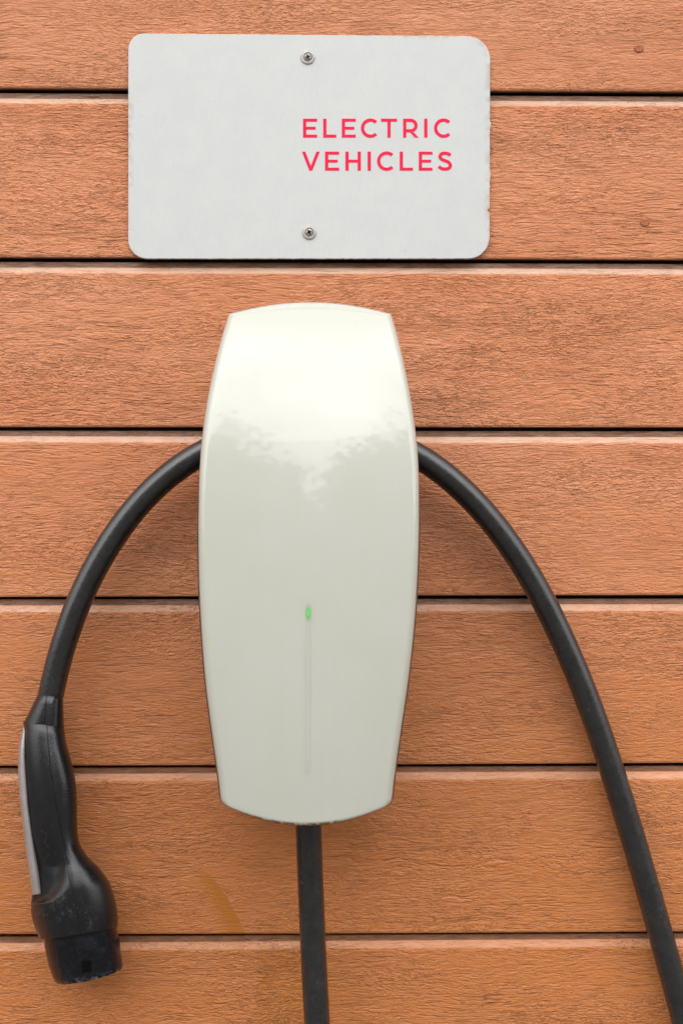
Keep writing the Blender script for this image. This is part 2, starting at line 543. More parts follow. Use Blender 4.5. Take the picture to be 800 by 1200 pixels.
def collar_material():
    m, nd, lk, bs = new_mat('gloss_black')
    oc = obj_coords(nd)
    wear = N(nd, 'ShaderNodeAttribute', attribute_name='wear').outputs['Fac']
    w = maprange(nd, lk, noise(nd, lk, oc, 260, 6, 0.78), 0.46, 0.66)
    c = mixc(nd, lk, math_node(nd, lk, 'MULTIPLY', w, wear), (0.005, 0.005, 0.008), (0.22, 0.22, 0.23))
    haze = maprange(nd, lk, noise(nd, lk, oc, 75, 5, 0.65), 0.48, 0.66)
    c = mixc(nd, lk, math_node(nd, lk, 'MULTIPLY', haze, 0.08), c, (0.07, 0.08, 0.12))
    lk.new(c, bs.inputs['Base Color'])
    lk.new(maprange(nd, lk, haze, 0.0, 1.0, 0.17, 0.30), bs.inputs['Roughness'])
    bs.inputs['Specular IOR Level'].default_value = 0.4
    b = N(nd, 'ShaderNodeBump')
    b.inputs['Distance'].default_value = 0.0003
    lk.new(noise(nd, lk, mapping(nd, lk, oc, (200, 200, 25)), 1.0, 3, 0.5), b.inputs['Height'])
    lk.new(b.outputs[0], bs.inputs['Normal'])
    return m


M_SHROUD = collar_material()

mled, nd_, lk_, bs_ = new_mat('green_indicator')
la = N(nd_, 'ShaderNodeAttribute', attribute_name='glow').outputs['Fac']
em = N(nd_, 'ShaderNodeEmission')
lk_.new(mixc(nd_, lk_, maprange(nd_, lk_, la, 0.35, 1.0), (0.12, 0.62, 0.14), (0.22, 0.95, 0.22)), em.inputs['Color'])
em.inputs['Strength'].default_value = 0.8
tr_ = N(nd_, 'ShaderNodeBsdfTransparent')
mx = N(nd_, 'ShaderNodeMixShader')
lk_.new(maprange(nd_, lk_, la, 0.0, 0.95, 0.0, 0.95, smooth=False), mx.inputs[0])
lk_.new(tr_.outputs[0], mx.inputs[1])
lk_.new(em.outputs[0], mx.inputs[2])
lk_.new(mx.outputs[0], nd_['Material Output'].inputs['Surface'])

# ------------------------------------------------------------------ the wall
wall = empty('wooden_wall', (0, 0, 0.30), 'wall of wide reddish brown painted wooden boards with rough sawn grain behind the charger', 'wall')
wall['kind'] = 'thing'
W0, W1 = -1.25, 1.25
# cross-section of one board from its lower edge, (z, y, groove value)
H_FACE = P - 0.0130
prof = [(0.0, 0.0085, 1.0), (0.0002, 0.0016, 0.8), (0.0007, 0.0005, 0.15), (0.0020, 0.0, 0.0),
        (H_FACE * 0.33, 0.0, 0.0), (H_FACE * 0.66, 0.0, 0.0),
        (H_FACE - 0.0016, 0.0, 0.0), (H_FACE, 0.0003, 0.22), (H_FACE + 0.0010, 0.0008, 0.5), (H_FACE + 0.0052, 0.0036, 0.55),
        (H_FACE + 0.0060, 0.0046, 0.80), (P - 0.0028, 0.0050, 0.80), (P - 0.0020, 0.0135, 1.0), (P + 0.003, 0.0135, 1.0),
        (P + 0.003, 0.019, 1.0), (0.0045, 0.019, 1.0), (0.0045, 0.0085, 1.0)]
V, Fc, A_board, A_groove = [], [], [], []
nx = 120
xs = np.linspace(W0, W1, nx)
for k in range(-7, 7):
    zb = G0 + k * P
    b0 = len(V)
    wob = np.cumsum(rng.normal(0, 1, nx))
    wob = np.convolve(np.pad(wob, 6, mode='edge'), np.ones(13) / 13, 'valid') * 0.00009
    wob2 = np.cumsum(rng.normal(0, 1, nx))
    wob2 = np.convolve(np.pad(wob2, 6, mode='edge'), np.ones(13) / 13, 'valid') * 0.00009
    wob -= wob.mean()
    wob2 -= wob2.mean()
    rv = rng.random()
    dy = rng.normal(0, 0.00025)
    for i, x in enumerate(xs):
        for q, (z, y, g) in enumerate(prof):
            dz = (wob[i] if q in (1, 2, 3) else wob2[i] if q in (6, 7, 8, 9, 10) else 0)
            V.append((x, y + (dy if y < 0.004 else 0), zb + z + max(-0.0012, min(0.0012, dz))))
            A_board.append(rv)
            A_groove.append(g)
    n = len(prof)
    for i in range(nx - 1):
        for q in range(n):
            a, b = b0 + i * n + q, b0 + i * n + (q + 1) % n
            Fc.append((a, b, b + n, a + n))
    Fc.append(tuple(range(b0, b0 + n)))
    Fc.append(tuple(range(b0 + (nx - 1) * n, b0 + nx * n)))
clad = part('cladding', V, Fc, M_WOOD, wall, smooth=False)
# the material works in plain world axes: put the mesh origin at the world origin
for v in clad.data.vertices:
    v.co += wloc(clad)
clad.location = -wall.location
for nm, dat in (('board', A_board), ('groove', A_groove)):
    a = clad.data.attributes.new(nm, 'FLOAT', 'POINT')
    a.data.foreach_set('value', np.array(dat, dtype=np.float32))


def attr(ob, name, vals):
    a = ob.data.attributes.new(name, 'FLOAT', 'POINT')
    a.data.foreach_set('value', np.asarray(vals, dtype=np.float32))


# two painted-over nail heads right of the sign
M_NAIL = plain('painted_nail', (0.46, 0.15, 0.062), 0.5, var=0.2, vscale=700, bump=0.0012, bscale=1300)
nail_me = None
for px, py in ((748, 57), (755, 261)):
    c = at(px, py, 0.0002)
    if nail_me is None:
        V, Fc = [], []
        rings = []
        for r, h in ((0.0041, -0.002), (0.0041, 0.0002), (0.0036, 0.0006), (0.0022, 0.0003), (0.0008, 0.0002)):
            rings.append([Vector((r * (1 + 0.08 * math.sin(3 * u)) * math.cos(u), -h, 0.8 * r * math.sin(u))) for u in np.linspace(0, 2 * math.pi, 21)[:-1]])
        V, Fc = loft(rings)
        o = link_mesh('nail_head', V, Fc, M_NAIL, None, origin=(0, 0, 0))
        nail_me = o.data
    else:
        o = bpy.data.objects.new('nail_head', nail_me)
        COL.objects.link(o)
    o.parent = wall
    o.location = c - wall.location

# ------------------------------------------------------------------ the sign
sc = at(362, 172, 0.002)
sign = empty('metal_sign', at(362, 303, 0.001), 'pale grey rounded metal sign reading ELECTRIC VEHICLES in red screwed to the wall', 'sign')
TL, TR, BR, BL = (150.5, 39.0), (574.0, 42.5), (573.2, 303.2), (150.5, 303.2)


def rounded_outline():
    cs = [TL, TR, BR, BL]
    R = [19, 27, 25, 22]
    pts = []
    for i in range(4):
        c = np.array(cs[i], float)
        p = np.array(cs[i - 1], float) - c
        n = np.array(cs[(i + 1) % 4], float) - c
        p /= np.linalg.norm(p)
        n /= np.linalg.norm(n)
        r = R[i]
        o = c + (p + n) * r
        for s in np.linspace(0, 1, 11):
            a = s * math.pi / 2
            q = o - n * r * math.cos(a) - p * r * math.sin(a)
            pts.append((q[0], q[1]))
        e = np.array(cs[(i + 1) % 4], float)
        L = np.linalg.norm(e - c)
        for d in np.arange(r + 3, L - R[(i + 1) % 4] - 1, 3.0):
            q = c + n * d
            pts.append((q[0], q[1]))
    return pts


ol = rounded_outline()
edge_flag = []
out = []
for x, y in ol:
    j = 0.0
    if x > 560 and 60 < y < 285:
        j = rng.normal(0, 0.12)
        if 142 < y < 150:
            j = 1.3
        if 200 < y < 210:
            j = 0.8
        if 244 < y < 249:
            j = -2.6
        out.append((x + j, y))
    else:
        out.append((x, y + rng.normal(0, 0.12)))
    edge_flag.append(1.0 if (y < 62 and x > 470) or (x > 565) or (x < 153 and 120 < y < 220) else 0.15)
# triangulated fan of rings so that the worn edge has its own attribute
cen = np.array([362.0, 171.0])
levels = [(1.0, 0.0008, 1), (1.0, 0.0030, 1), (0.9965, 0.0034, 1), (0.985, 0.0034, 0.8), (0.965, 0.0034, 0), (0.6, 0.0034, 0), (0.2, 0.0034, 0)]
rings, A_edge = [], []
for s, t, ef in levels:
    ring = []
    for (x, y), fl in zip(out, edge_flag):
        q = cen + (np.array([x, y]) - cen) * s
        ring.append(at(q[0], q[1], 0.0034))
        ring[-1].y = -t
        A_edge.append(ef * fl)
    rings.append(ring)
V, Fc = loft(rings)
panel = part('panel', V, Fc, M_SIGN, sign)
sharp(panel, 30)
attr(panel, 'edge', A_edge)

# lettering: strokes of a wide geometric sans, built in units of the cap height
ST = 0.172


def box(x0, y0, x1, y1):
    return [(x0, y0), (x1, y0), (x1, y1), (x0, y1)]


def stroke(path, w, closed=False):
    p = np.array(path, float)
    d = np.gradient(p, axis=0)
    d /= np.linalg.norm(d, axis=1)[:, None]
    nrm = np.stack([-d[:, 1], d[:, 0]], 1)
    a = p + nrm * w / 2
    b = p - nrm * w / 2
    return [tuple(q) for q in a] + [tuple(q) for q in b[::-1]]


def arc(cx, cy, rx, ry, a0, a1, n=22):
    return [(cx + rx * math.cos(math.radians(a)), cy + ry * math.sin(math.radians(a))) for a in np.linspace(a0, a1, n)]


def spline(pts, n=60):
    pts = np.array(pts, float)
    L = np.concatenate([[0], np.cumsum(np.linalg.norm(np.diff(pts, axis=0), axis=1))])
    s = np.linspace(0, L[-1], n)
    return np.stack([interp(L, pts[:, 0], s), interp(L, pts[:, 1], s)], 1)


def glyph(ch, w):
    """polygons with y up, width w"""
    s = ST
    if ch == 'E':
        m = 0.5
        return [[(0, 0), (w, 0), (w, s * .92), (s, s * .92), (s, m - s * .44), (w * .9, m - s * .44), (w * .9, m + s * .44), (s, m + s * .44), (s, 1 - s * .92), (w, 1 - s * .92), (w, 1), (0, 1)]]
    if ch == 'L':
        return [[(0, 0), (w, 0), (w, s * .92), (s, s * .92), (s, 1), (0, 1)]]
    if ch == 'I':
        return [box(0, 0, s, 1)]
    if ch == 'T':
        c = w / 2
        return [[(c - s / 2, 0), (c + s / 2, 0), (c + s / 2, 1 - s * .92), (w, 1 - s * .92), (w, 1), (0, 1), (0, 1 - s * .92), (c - s / 2, 1 - s * .92)]]
    if ch == 'H':
        m = 0.5
        return [[(0, 0), (s, 0), (s, m - s * .45), (w - s, m - s * .45), (w - s, 0), (w, 0), (w, 1), (w - s, 1), (w - s, m + s * .45), (s, m + s * .45), (s, 1), (0, 1)]]
    if ch == 'V':
        c = w / 2
        return [[(0, 1), (c - s * .44, 0), (c + s * .44, 0), (w, 1), (w - s * 1.06, 1), (c, 0.245), (s * 1.06, 1)]]
    if ch == 'C':
        ry = 0.5 + 0.012 - s / 2
        rx = ry * 0.99
        return [stroke(arc(rx + s / 2, 0.5, rx, ry, 46, 314, 40), s)]
    if ch == 'R':
        yb = 0.36
        yc = (1 - s / 2 + yb) / 2
        r = (1 - s / 2 - yb) / 2
        xc = w * 0.94 - r - s / 2
        path = [(s + 0.001, 1 - s / 2), (xc * .6 + s * .4, 1 - s / 2)] + arc(xc, yc, r, r, 90, -90, 18) + [(xc * .6 + s * .4, yb), (s + 0.001, yb)]
        yt = yb - s / 2 - 0.002
        return [box(0, 0, s, 1), stroke(path, s), [(w - s * 1.12, 0), (w + 0.01, 0), (w * 0.70, yt), (w * 0.70 - s * 1.12, yt)]]
    if ch == 'S':
        k = w / 0.75
        pts = [(0.665, 0.795), (0.57, 0.875), (0.39, 0.918), (0.20, 0.875), (0.118, 0.745), (0.185, 0.615), (0.38, 0.525), (0.585, 0.42), (0.660, 0.27), (0.575, 0.125), (0.375, 0.082), (0.20, 0.115), (0.055, 0.22)]
        return [stroke([(x * k, y) for x, y in spline(pts)], s)]


def write(word, spans, y_top, y_bot):
    V, Fc = [], []
    H = y_bot - y_top
    for ch, (x0, x1) in zip(word, spans):
        for poly in glyph(ch, (x1 - x0) / H):
            solid_poly([(x0 + x * H, y_bot - y * H) for x, y in poly], 0.00345, 0.0036, V, Fc)
    return part('lettering', V, Fc, M_RED, sign, smooth=False)


Z3 = 800 / 210.0
l1 = [(57, 120), (147, 205), (230, 292), (315, 391), (405, 476), (503, 572), (597, 613), (641, 718)]
l2 = [(52, 132), (155, 218), (246, 315), (345, 360), (387, 466), (488, 547), (573, 634), (657, 722)]
write('ELECTRIC', [(340 + a / Z3, 340 + b / Z3) for a, b in l1], 139.0, 161.2)
write('VEHICLES', [(340 + a / Z3, 340 + b / Z3) for a, b in l2], 177.6, 199.9)


def screw(px, py, rot):
    c = at(px, py, 0.0034)
    mm = 1.0
    ro = 8.2 / F * (1 - 0.0034)
    rings = []
    for r, h in ((ro, 0.0001), (ro, 0.0006), (ro * .93, 0.0012), (ro * .66, 0.0014), (ro * .60, 0.0010), (ro * .58, 0.0003)):
        rings.append([c + Vector((r * math.cos(u), -h, r * math.sin(u))) for u in np.linspace(0, 2 * math.pi, 41)[:-1]])
    V, Fc = loft(rings, cap=False)
    # head: dome with a cross shaped hole
    sc_ = part('screw', *screw_head(c, ro * .575, rot), M_STEEL, sign)
    sharp(sc_, 40)
    w = part('washer', V, Fc, M_WASHER, sc_)
    sharp(w, 40)
    V, Fc = [], []
    r = ro * .40
    rings = [[c + Vector((r * math.cos(u), -0.00035, r * math.sin(u))) for u in np.linspace(0, 2 * math.pi, 13)[:-1]],
             [c + Vector((r * math.cos(u), -0.00015, r * math.sin(u))) for u in np.linspace(0, 2 * math.pi, 13)[:-1]]]
    part('cross_recess', *loft(rings), M_DARK, sc_)


def screw_head(c, R, rot):
    n = 48
    us = np.linspace(0, 2 * math.pi, n + 1)[:-1]

    def cross(u):
        # radius of a plus shape in direction u
        a = (u - rot) % (math.pi / 2)
        a = a - math.pi / 4
        a = math.pi / 4 - abs(a)           # angle from nearest arm axis
        half, arm = 0.16 * R, 0.60 * R
        r = min(arm / max(math.cos(a), 1e-6), half / max(math.sin(a), 1e-6))
        return r
    rings = []
    def ring(f, h):
        rings.append([c + Vector((f(u) * math.cos(u), -h, f(u) * math.sin(u))) for u in us])
    ring(cross, 0.0004)
    ring(cross, 0.0016)
    ring(lambda u: cross(u) * 1.08, 0.0018)
    ring(lambda u: max(R * 0.72, 0), 0.00175)
    ring(lambda u: R * 0.93, 0.0013)
    ring(lambda u: R, 0.0006)
    return loft(rings, cap=False)


screw(360.6, 67.3, 0.30)
screw(362.3, 272.5, 0.55)

# ------------------------------------------------------------------ the wall charger
charger = empty('wall_charger', at(361, 968, 0.03), 'glossy white wall charger with curved tapering cover and small green light, cable looped behind it', 'charger')
LX = ([354, 367, 415, 470, 520, 600, 660, 740, 800, 860, 910, 935, 946],
      [273.5, 268.6, 254.6, 242.8, 236.2, 232.6, 232.8, 236.2, 241.0, 248.6, 255.6, 258.6, 259.8])
RX = ([354, 366, 415, 470, 520, 600, 660, 740, 800, 860, 910, 935, 946],
      [452.5, 457.2, 470.8, 481.6, 488.2, 490.8, 489.6, 484.6, 477.8, 469.0, 462.0, 459.2, 458.2])
YT, YB = 367.0, 945.5
ARC_T, ARC_B = 13.0, 22.0
DEP = ([350, 375, 400, 430, 470, 520, 570, 630, 700, 800, 900, 970],
       [0.0780, 0.0905, 0.1000, 0.1090, 0.1175, 0.1250, 0.1295, 0.1325, 0.1340, 0.1335, 0.1305, 0.1265])


def dens(n, edge_px, L):
    """parameters 0..1, dense within edge_px of both ends"""
    e = edge_px / L
    a = e * (1 - np.cos(np.linspace(0, math.pi / 2, 11)))
    return np.concatenate([a, np.linspace(e, 1 - e, n)[1:-1], (1 - a)[::-1]])


vs = dens(74, 13, YB - YT)
us = dens(40, 13, 256) * 2 - 1
FR = 8.0      # width of the rolled edge in px


def cover_point(u, v):
    y0 = YT + (YB - YT) * v
    l, r = float(interp(*LX, y0)), float(interp(*RX, y0))
    # rounded lower corners, slightly eased upper ones
    s = YB - y0
    if s < 11:
        k = 11 - math.sqrt(max(0, 121 - (11 - s) ** 2))
        l += k * .8
        r -= k * .8
    s = y0 - YT
    if s < 2.5:
        k = 2.5 - math.sqrt(max(0, 6.25 - (2.5 - s) ** 2))
        l += k * .7
        r -= k * .7
    xc, hw = (l + r) / 2, (r - l) / 2
    bulge = 1 - u * u
    wt = (1 - v) ** 3
    wb = v ** 3
    y = y0 - ARC_T * bulge * wt + ARC_B * bulge * wb
    x = xc + u * hw
    t = float(interp(*DEP, y)) - 0.0062 * u * u
    ds = (1 - abs(u)) * hw
    dt = (YT - ARC_T * bulge * 1.0) * 0 + v * (YB - YT + 0) + 0
    db = (1 - v) * (YB - YT)
    rt = 4.5 + 6.0 * bulge
    drop = 0.0

    def roll(d, rr, D):
        if d >= rr:
            return 0.0
        q = 1 - d / rr
        return D * (1 - math.sqrt(max(0, 1 - q * q)))
    drop = max(roll(ds, FR, 0.0062), roll(dt, rt, 0.010), roll(db, 3.5, 0.003))
    return x, y, t - drop


GP = [[cover_point(u, v) for u in us] for v in vs]
nv, nu = len(vs), len(us)
V = [at(*p) for row in GP for p in row]
Fc = [(i * nu + j, i * nu + j + 1, (i + 1) * nu + j + 1, (i + 1) * nu + j) for i in range(nv - 1) for j in range(nu - 1)]
loop = [(0, j) for j in range(nu)] + [(i, nu - 1) for i in range(1, nv)] + [(nv - 1, j) for j in range(nu - 2, -1, -1)] + [(i, 0) for i in range(nv - 2, 0, -1)]
LIP = [0.0] * len(V)
for i in range(nv):
    for j in range(nu):
        x, y, t = GP[i][j]
        d = (1 - vs[i]) * (YB - YT)
        LIP[i * nu + j] = min(1.0, 1.6 * max(0.0, 1 - d / 3.6)) * (1.0 if x < 400 else 0.25)
# short turned-back rim
n0 = len(V)
bl = [GP[i][j] for i, j in loop]
nl = len(bl)


def offset_loop(b, d):
    p = np.array([(q[0], q[1]) for q in b])
    tg = np.roll(p, -2, 0) - np.roll(p, 2, 0)
    tg /= np.linalg.norm(tg, axis=1)[:, None] + 1e-9
    nr = np.stack([tg[:, 1], -tg[:, 0]], 1)
    return p + nr * np.asarray(d)[:, None]


rim = offset_loop(bl, [-0.4] * nl)
for q, (x, y) in enumerate(rim):
    p = at(x, y, bl[q][2])
    # the rim runs straight back, a little inwards
    V.append(Vector((p.x, p.y + 0.009, p.z)))
    LIP.append(1.0 if y > 943 else 0.0)
for q in range(nl):
    a, b = loop[q][0] * nu + loop[q][1], loop[(q + 1) % nl][0] * nu + loop[(q + 1) % nl][1]
    Fc.append((a, b, n0 + (q + 1) % nl, n0 + q))
cover = part('cover', V, Fc, M_GLASS, charger)
attr(cover, 'lip', LIP)

# grey housing behind the cover, showing as a thin dark line beside its lower half
exp_d = []
for x, y, t in bl:
    e = -2.5 if y < 480 else (-2.5 + 4.1 * min(1, (y - 480) / 120.0))
    if y > 936:
        e = min(e, 1.1)
    exp_d.append(e)
hp = offset_loop(bl, exp_d)
rings = []
front = [at(hp[q][0], hp[q][1], bl[q][2] - 0.0065) for q in range(nl)]
front = [Vector((p.x, p.y, p.z)) for p in front]
cc = sum(front, Vector()) / nl
rings.append([Vector((cc.x + (p.x - cc.x) * .9, p.y + 0.001, cc.z + (p.z - cc.z) * .95)) for p in front])
rings.append([Vector((cc.x + (p.x - cc.x) * .985, p.y, cc.z + (p.z - cc.z) * .993)) for p in front])
rings.append([Vector((p.x, p.y + 0.0015, p.z)) for p in front])
rings.append([Vector((p.x, -0.058, p.z)) for p in front])
rings.append([Vector((cc.x + (p.x - cc.x) * .985, -0.055, cc.z + (p.z - cc.z) * .993)) for p in front])
V, Fc = loft(rings, cap=True)
housing = part('housing', V, Fc, M_HOUSING, charger)
sharp(housing, 40)
# narrower back box the cable hangs over, fixed to the boards
box_o = [(286, 640), (288, 585), (300, 552), (325, 530), (362, 522), (399, 530), (424, 552), (436, 585), (438, 640), (430, 800), (420, 915), (304, 915), (294, 800)]
sm_o = []
for i in range(len(box_o)):
    a, b = np.array(box_o[i], float), np.array(box_o[(i + 1) % len(box_o)], float)
    for s in (0, .33, .66):
        sm_o.append(a + (b - a) * s)
rings = [[at(x, y, 0.03) for x, y in sm_o] for _ in range(2)]
for p in rings[0]:
    p.y = 0.0005
for p in rings[1]:
    p.y = -0.0555
V, Fc = loft(rings)
bb = part('mounting_box', V, Fc, M_HOUSING, charger)
sharp(bb, 40)


def on_cover(px, py, lift):
    """Metres-in-front of the cover skin at picture position px, py."""
    y0 = py
    l, r = float(interp(*LX, y0)), float(interp(*RX, y0))
    u = (px - (l + r) / 2) / ((r - l) / 2)
    return at(px, py, float(interp(*DEP, py)) - 0.0062 * u * u + lift)


V, Fc = [], []
cols = np.linspace(-1, 1, 7)
rows_ = np.linspace(0, 1, 60)
for r_ in rows_:
    y = 706 + (909 - 706) * r_
    cx = 361.3 - 1.3 * r_
    hw = 3.2 + 0.5 * r_
    e = min(r_, 1 - r_) * 203
    if e < hw:
        hw *= math.sqrt(max(0.02, 1 - (1 - e / hw) ** 2))
    for c_ in cols:
        V.append(on_cover(cx + hw * c_, y, 0.00017))
for i in range(59):
    for j in range(6):
        a = i * 7 + j
        Fc.append((a, a + 1, a + 8, a + 7))
part('light_strip', V, Fc, M_STRIP, cover)
V, Fc, G = [], [], []
for i, r_ in enumerate(np.linspace(-1, 1, 33)):
    for j, c_ in enumerate(np.linspace(-1, 1, 21)):
        V.append(on_cover(361.2 + 6.5 * c_, 719.5 + 19 * r_, 0.0005))
        core = math.exp(-((c_ / .38) ** 2 + (((r_ + .05) / .36) ** 2)))
        G.append(max(0.0, core - 0.02))
for i in range(32):
    for j in range(20):
        a = i * 21 + j
        Fc.append((a, a + 1, a + 22, a + 21))
led = part('indicator_light', V, Fc, mled, cover)
attr(led, 'glow', G)
led['label'] = 'small glowing green indicator light'

# ------------------------------------------------------------------ the charging cable
CABLE = [  # px, py, distance from wall: from the unit's underside round below the picture, up behind the charger and down to the plug
    (360, 905, 0.040), (360.5, 940, 0.040), (361.2, 968, 0.040), (362.6, 1010, 0.040), (365.7, 1080, 0.040), (368.6, 1150, 0.041), (370.8, 1200, 0.042),
    (377, 1300, 0.045), (396, 1440, 0.050), (440, 1580, 0.052), (520, 1700, 0.050), (620, 1745, 0.046), (720, 1720, 0.042), (800, 1640, 0.036),
    (838, 1520, 0.030), (842, 1400, 0.024), (828, 1295, 0.020),
    (800.5, 1190, 0.018), (777.5, 1110, 0.0165), (757.5, 1037, 0.016), (737, 965, 0.016), (715.5, 900, 0.016), (696.5, 838, 0.017), (680, 798, 0.018), (662, 756, 0.019), (643, 714, 0.020),
    (624, 679, 0.022), (602, 643, 0.024), (576, 608, 0.027), (548, 577, 0.029), (518, 551, 0.031), (490, 532, 0.032), (462, 519, 0.033), (430, 509, 0.034), (396, 503, 0.034),
    (362, 501, 0.034), (328, 502, 0.034), (294, 508, 0.034), (262, 517, 0.033), (234, 529.5, 0.033), (198, 553, 0.031), (170.6, 579, 0.030), (148, 607, 0.030), (126.7, 637, 0.030), (108, 670, 0.030),
    (92.6, 701, 0.031), (78, 742, 0.0305), (67, 777, 0.0295), (58.8, 816, 0.028), (54, 845, 0.028)]
CP = [at(*c) for c in CABLE]
R_CAB = 0.01035


def resample(pts, step):
    p = np.array([tuple(q) for q in pts])
    for _ in range(2):          # light smoothing of the traced points
        p[1:-1] = 0.25 * p[:-2] + 0.5 * p[1:-1] + 0.25 * p[2:]
    L = np.concatenate([[0], np.cumsum(np.linalg.norm(np.diff(p, axis=0), axis=1))])
    s = np.linspace(0, L[-1], int(L[-1] / step))
    return np.stack([interp(L, p[:, k], s) for k in range(3)], 1)


def tube(path, rad, n=28):
    p = np.asarray(path)
    d = np.gradient(p, axis=0)
    d /= np.linalg.norm(d, axis=1)[:, None]
    up = np.array([0, -1.0, 0])
    rings = []
    for q, t in zip(p, d):
        a = np.cross(t, up)
        a /= np.linalg.norm(a)
        b = np.cross(a, t)
        rings.append([Vector(q + rad * (math.cos(u) * a + math.sin(u) * b)) for u in np.linspace(0, 2 * math.pi, n + 1)[:-1]])
    return loft(rings)


cable = empty('charging_cable', at(361, 1000, 0.04), 'thick black charging cable looped behind the charger with its black plug hanging at left', 'cable')
V, Fc = tube(resample(CP, 0.006), R_CAB)
cord = part('cord', V, Fc, M_RUBBER, cable)

# plug: rows are (left px, left py, right px, right py, centre distance, half depth)
o_ = 780.0
k_ = 180.0 / 514


def zz(x, y):
    return x * k_, o_ + y * k_


def superring(L, Rr, tc, hd, ex=2.0, n=72, scale=1.0, sag=0.0):
    l, r = np.array(L), np.array(Rr)
    c, a = (l + r) / 2, (r - l) / 2 * scale
    ring, px = [], []
    for u in np.linspace(0, 2 * math.pi, n + 1)[:-1]:
        cu, su = math.cos(u), math.sin(u)
        x = math.copysign(abs(cu) ** (2 / ex), cu)
        y = math.copysign(abs(su) ** (2 / ex), su)
        q = c + a * x
        ring.append((q[0], q[1] + sag * scale * y, tc + hd * scale * y))
    return ring


# strain relief
sr = [((126, 96), (211, 106), .0280, .0118), ((124, 103), (212.5, 112), .0280, .0124), ((113, 125), (213, 135), .0280, .0136), ((98, 155), (214, 168), .0280, .0150), ((84, 182), (215, 198), .0280, .0162), ((80, 192), (216, 207), .0280, .0165)]
rings = [[at(*p) for p in superring(zz(*a), zz(*b), t, h, 2.3, 48, 0.92)] for a, b, t, h in sr[:1]]
rings += [[at(*p) for p in superring(zz(*a), zz(*b), t, h, 2.6, 48)] for a, b, t, h in sr[1:]]
V, Fc = loft(rings)
srl = part('strain_relief', V, Fc, M_BLACK, cable)
sharp(srl, 40)
attr(srl, 'wear', [0.08] * len(V))
attr(srl, 'rib', [0.0] * len(V))
# its centre seam
attr(srl, 'seam', [((p.x - at(*zz(152 - (152 - 140) * 0, 0), 0.045).x) * 1400) for p in V])

HR = [  # handle rows in crop coordinates: left, right, centre depth, half depth, exponent
    ((82, 184), (215, 200), 0.0285, .0150, 2.3), ((79, 190), (216, 206), 0.0288, .0156, 2.3), ((80, 214), (218, 226), 0.0300, .0172, 2.3), ((76, 250), (224, 262), 0.0318, .0178, 2.3),
    ((75, 300), (238, 312), 0.0340, .0184, 2.3), ((76, 350), (249, 358), 0.0358, .0188, 2.3), ((79, 400), (256, 404), 0.0372, .0190, 2.3),
    ((84, 460), (259, 460), 0.0384, .0190, 2.2), ((90, 520), (259, 512), 0.0390, .0190, 2.2), ((97, 580), (262, 566), 0.0392, .0192, 2.2),
    ((103, 630), (273, 606), 0.0392, .0200, 2.2), ((107, 680), (301, 645), 0.0392, .0222, 2.15), ((109, 725), (333, 676), 0.0390, .0252, 2.1),
    ((108, 765), (362, 716), 0.0388, .0280, 2.05), ((105, 795), (380, 760), 0.0386, .0296, 2.0), ((105, 830), (391, 806), 0.0384, .0305, 2.0),
    ((113, 862), (395, 836), 0.0382, .0308, 2.0), ((122, 888), (396, 856), .0380, .0306, 2.0), ((132, 914), (394, 872), .0380, .0300, 2.0)]
par = np.arange(len(HR), dtype=float)
ps = np.linspace(0, len(HR) - 1, 190)
cols_ = [interp(par, [r[0][0] for r in HR], ps), interp(par, [r[0][1] for r in HR], ps), interp(par, [r[1][0] for r in HR], ps), interp(par, [r[1][1] for r in HR], ps),
         interp(par, [r[2] for r in HR], ps), interp(par, [r[3] for r in HR], ps), interp(par, [r[4] for r in HR], ps)]
seam_xy = ([170, 190, 290, 440, 580, 700, 820, 885, 930], [157, 158, 165, 185, 210, 230, 255, 268, 276])
arc_xy = ([560, 600, 640, 670, 700, 730, 755, 775, 790, 800], [190, 198, 206, 211, 210, 203, 188, 168, 140, 90])
rings, seamv, wear, rib = [], [], [], []
for i in range(len(ps)):
    lx, ly, rx, ry, tc_, hd, ex = [c[i] for c in cols_]
    ring = superring(zz(lx, ly), zz(rx, ry), tc_, hd, ex, 120, sag=2.5 * max(0.0, (ly - 700) / 214))
    row = []
    for x, y, t in ring:
        cx, cy = x / k_, (y - o_) / k_
        seamv.append((cx - float(interp(*seam_xy, np.clip(cy, 170, 930)))) * k_ if t > tc_ else 9.0)
        w = 0.0
        w += math.exp(-((cx - 290) / 26) ** 2 - ((cy - 845) / 30) ** 2) * 1.1
        w += math.exp(-((cx - 165) / 48) ** 2 - ((cy - 835) / 24) ** 2) * 0.8
        w += math.exp(-((cx - 220) / 40) ** 2 - ((cy - 795) / 30) ** 2) * 0.5
        w += math.exp(-((cx - 150) / 22) ** 2 - ((cy - 590) / 60) ** 2) * 0.25
        w += 0.06
        wear.append(min(1.2, w))
        rib.append(float(np.clip((cx - 222) / 14, 0, 1) * .7 * np.clip((cy - 262) / 15, 0, 1) * np.clip((455 - cy) / 15, 0, 1)))
        # thumb hollow on the left above the flared foot
        if t > tc_ and 540 < cy < 812:
            ax = float(interp(*arc_xy, np.clip(cy, 560, 800)))
            inside = (ax - cx) / 9.0
            f = 1 / (1 + math.exp(-np.clip(inside, -30, 30)))
            f *= float(np.clip((cy - 560) / 110, 0, 1)) ** 1.3 * float(np.clip((806 - cy) / 14, 0, 1))
            t -= f * 0.0075 * min(1.0, max(0, (t - tc_) / (hd * .5)))
        row.append(at(x, y, t))
    rings.append(row)
V, Fc = loft(rings)
handle = part('handle', V, Fc, M_BLACK, cable)
attr(handle, 'seam', seamv)
attr(handle, 'wear', wear)
attr(handle, 'rib', rib)

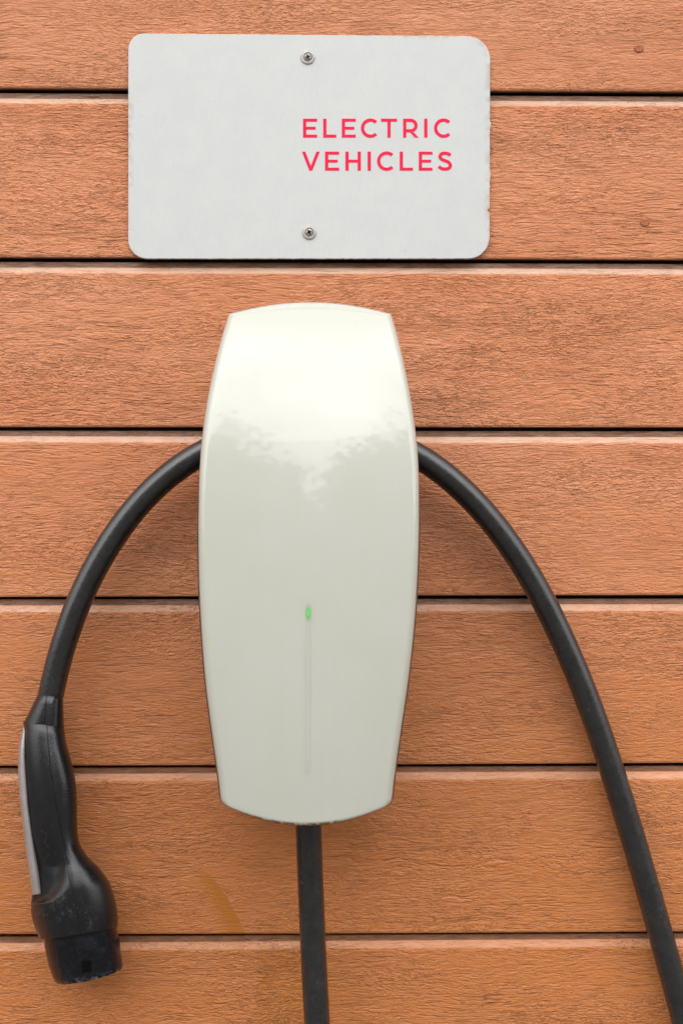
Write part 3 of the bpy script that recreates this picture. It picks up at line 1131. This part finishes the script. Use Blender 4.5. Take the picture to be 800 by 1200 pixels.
# grey soft panel along the handle's left edge
GR = [((79, 206), (85, 207), .004), ((74, 225), (88, 226), .009), ((66, 262), (88, 263), .0115), ((62, 300), (88, 300), .0125), ((61.5, 345), (90, 345), .013), ((63, 400), (94, 400), .013), ((69, 470), (99, 469), .0135),
      ((77, 535), (108, 533), .0135), ((85, 600), (117, 597), .0135), ((94, 665), (127, 662), .0135), ((102, 720), (136, 716), .0135), ((108, 762), (142, 758), .013), ((109.5, 768), (142, 764), .0125)]
par = np.arange(len(GR), dtype=float)
ps = np.linspace(0, len(GR) - 1, 70)
q = [interp(par, [f(r) for r in GR], ps) for f in (lambda r: r[0][0], lambda r: r[0][1], lambda r: r[1][0], lambda r: r[1][1], lambda r: r[2])]
rings = [[at(*p) for p in superring(zz(q[0][i], q[1][i]), zz(q[2][i], q[3][i]), float(interp([180, 300, 400, 520, 780], [.0290, .0340, .0372, .0388, .0390], q[1][i])), q[4][i], 2.6, 36)] for i in range(len(ps))]
V, Fc = loft(rings)
gp = part('grip_panel', V, Fc, M_GREY, handle)
sharp(gp, 40)
gp['label'] = 'pale grey soft grip strip along the plug handle'

# round glossy plug collar, open below
PR = [((141, 905), (386, 862), 1.0), ((147, 925), (390, 872), 1.0), ((153, 960), (400, 915), 1.0), ((163, 1003), (406, 962), 1.0), ((176, 1040), (411, 996), 1.0), ((183, 1056), (412, 1006), 1.0), ((186, 1060), (411.5, 1010), .985)]
inner = [((186, 1060), (411.5, 1010), .90), ((176, 1040), (409, 990), .88), ((160, 990), (403, 945), .86), ((158, 980), (401, 935), .2)]
rings = []
TC = 0.0380


def SAG(a):
    return 2.5 + 4.5 * (a[1] - 905) / 155.0


for a, b, s in PR + inner:
    # the mouth is a disc tipped towards the viewer: its front edge hangs lower than its ends
    ring = superring(zz(*a), zz(*b), TC, 0.0276, 2.0, 72, s, sag=SAG(a))
    rings.append([at(*p) for p in ring])
V, Fc = loft(rings)
shroud = part('plug_collar', V, Fc, M_SHROUD, cable)
sharp(shroud, 40)
attr(shroud, 'wear', [{5: 0.55, 6: 0.9, 7: 0.7}.get(q // 72, 0.03) for q in range(len(V))])
# square latch opening, drawn as a black slab for its inner shade
def latch(cx, cy, w, h):
    poly = [(cx - w, cy - h), (cx + w, cy - h - .5), (cx + w, cy + h - .5), (cx - w, cy + h)]
    a = (PR[3][0], PR[3][1])
    l, r = zz(*PR[3][0]), zz(*PR[3][1])
    V, Fc = [], []
    rings = []
    for lift in (-0.003, 0.0004):
        ring = []
        for x, y in poly:
            f = (x - (l[0] + r[0]) / 2) / ((r[0] - l[0]) / 2)
            t = TC + 0.0276 * math.sqrt(max(0.0, 1 - f * f)) + lift
            ring.append(at(x, y, t))
        rings.append(ring)
    V, Fc = loft(rings)
    part('latch_slot', V, Fc, M_DARK, shroud, smooth=False)


x, y = zz(291, 1008)
latch(x, y, 5.6, 6.8)
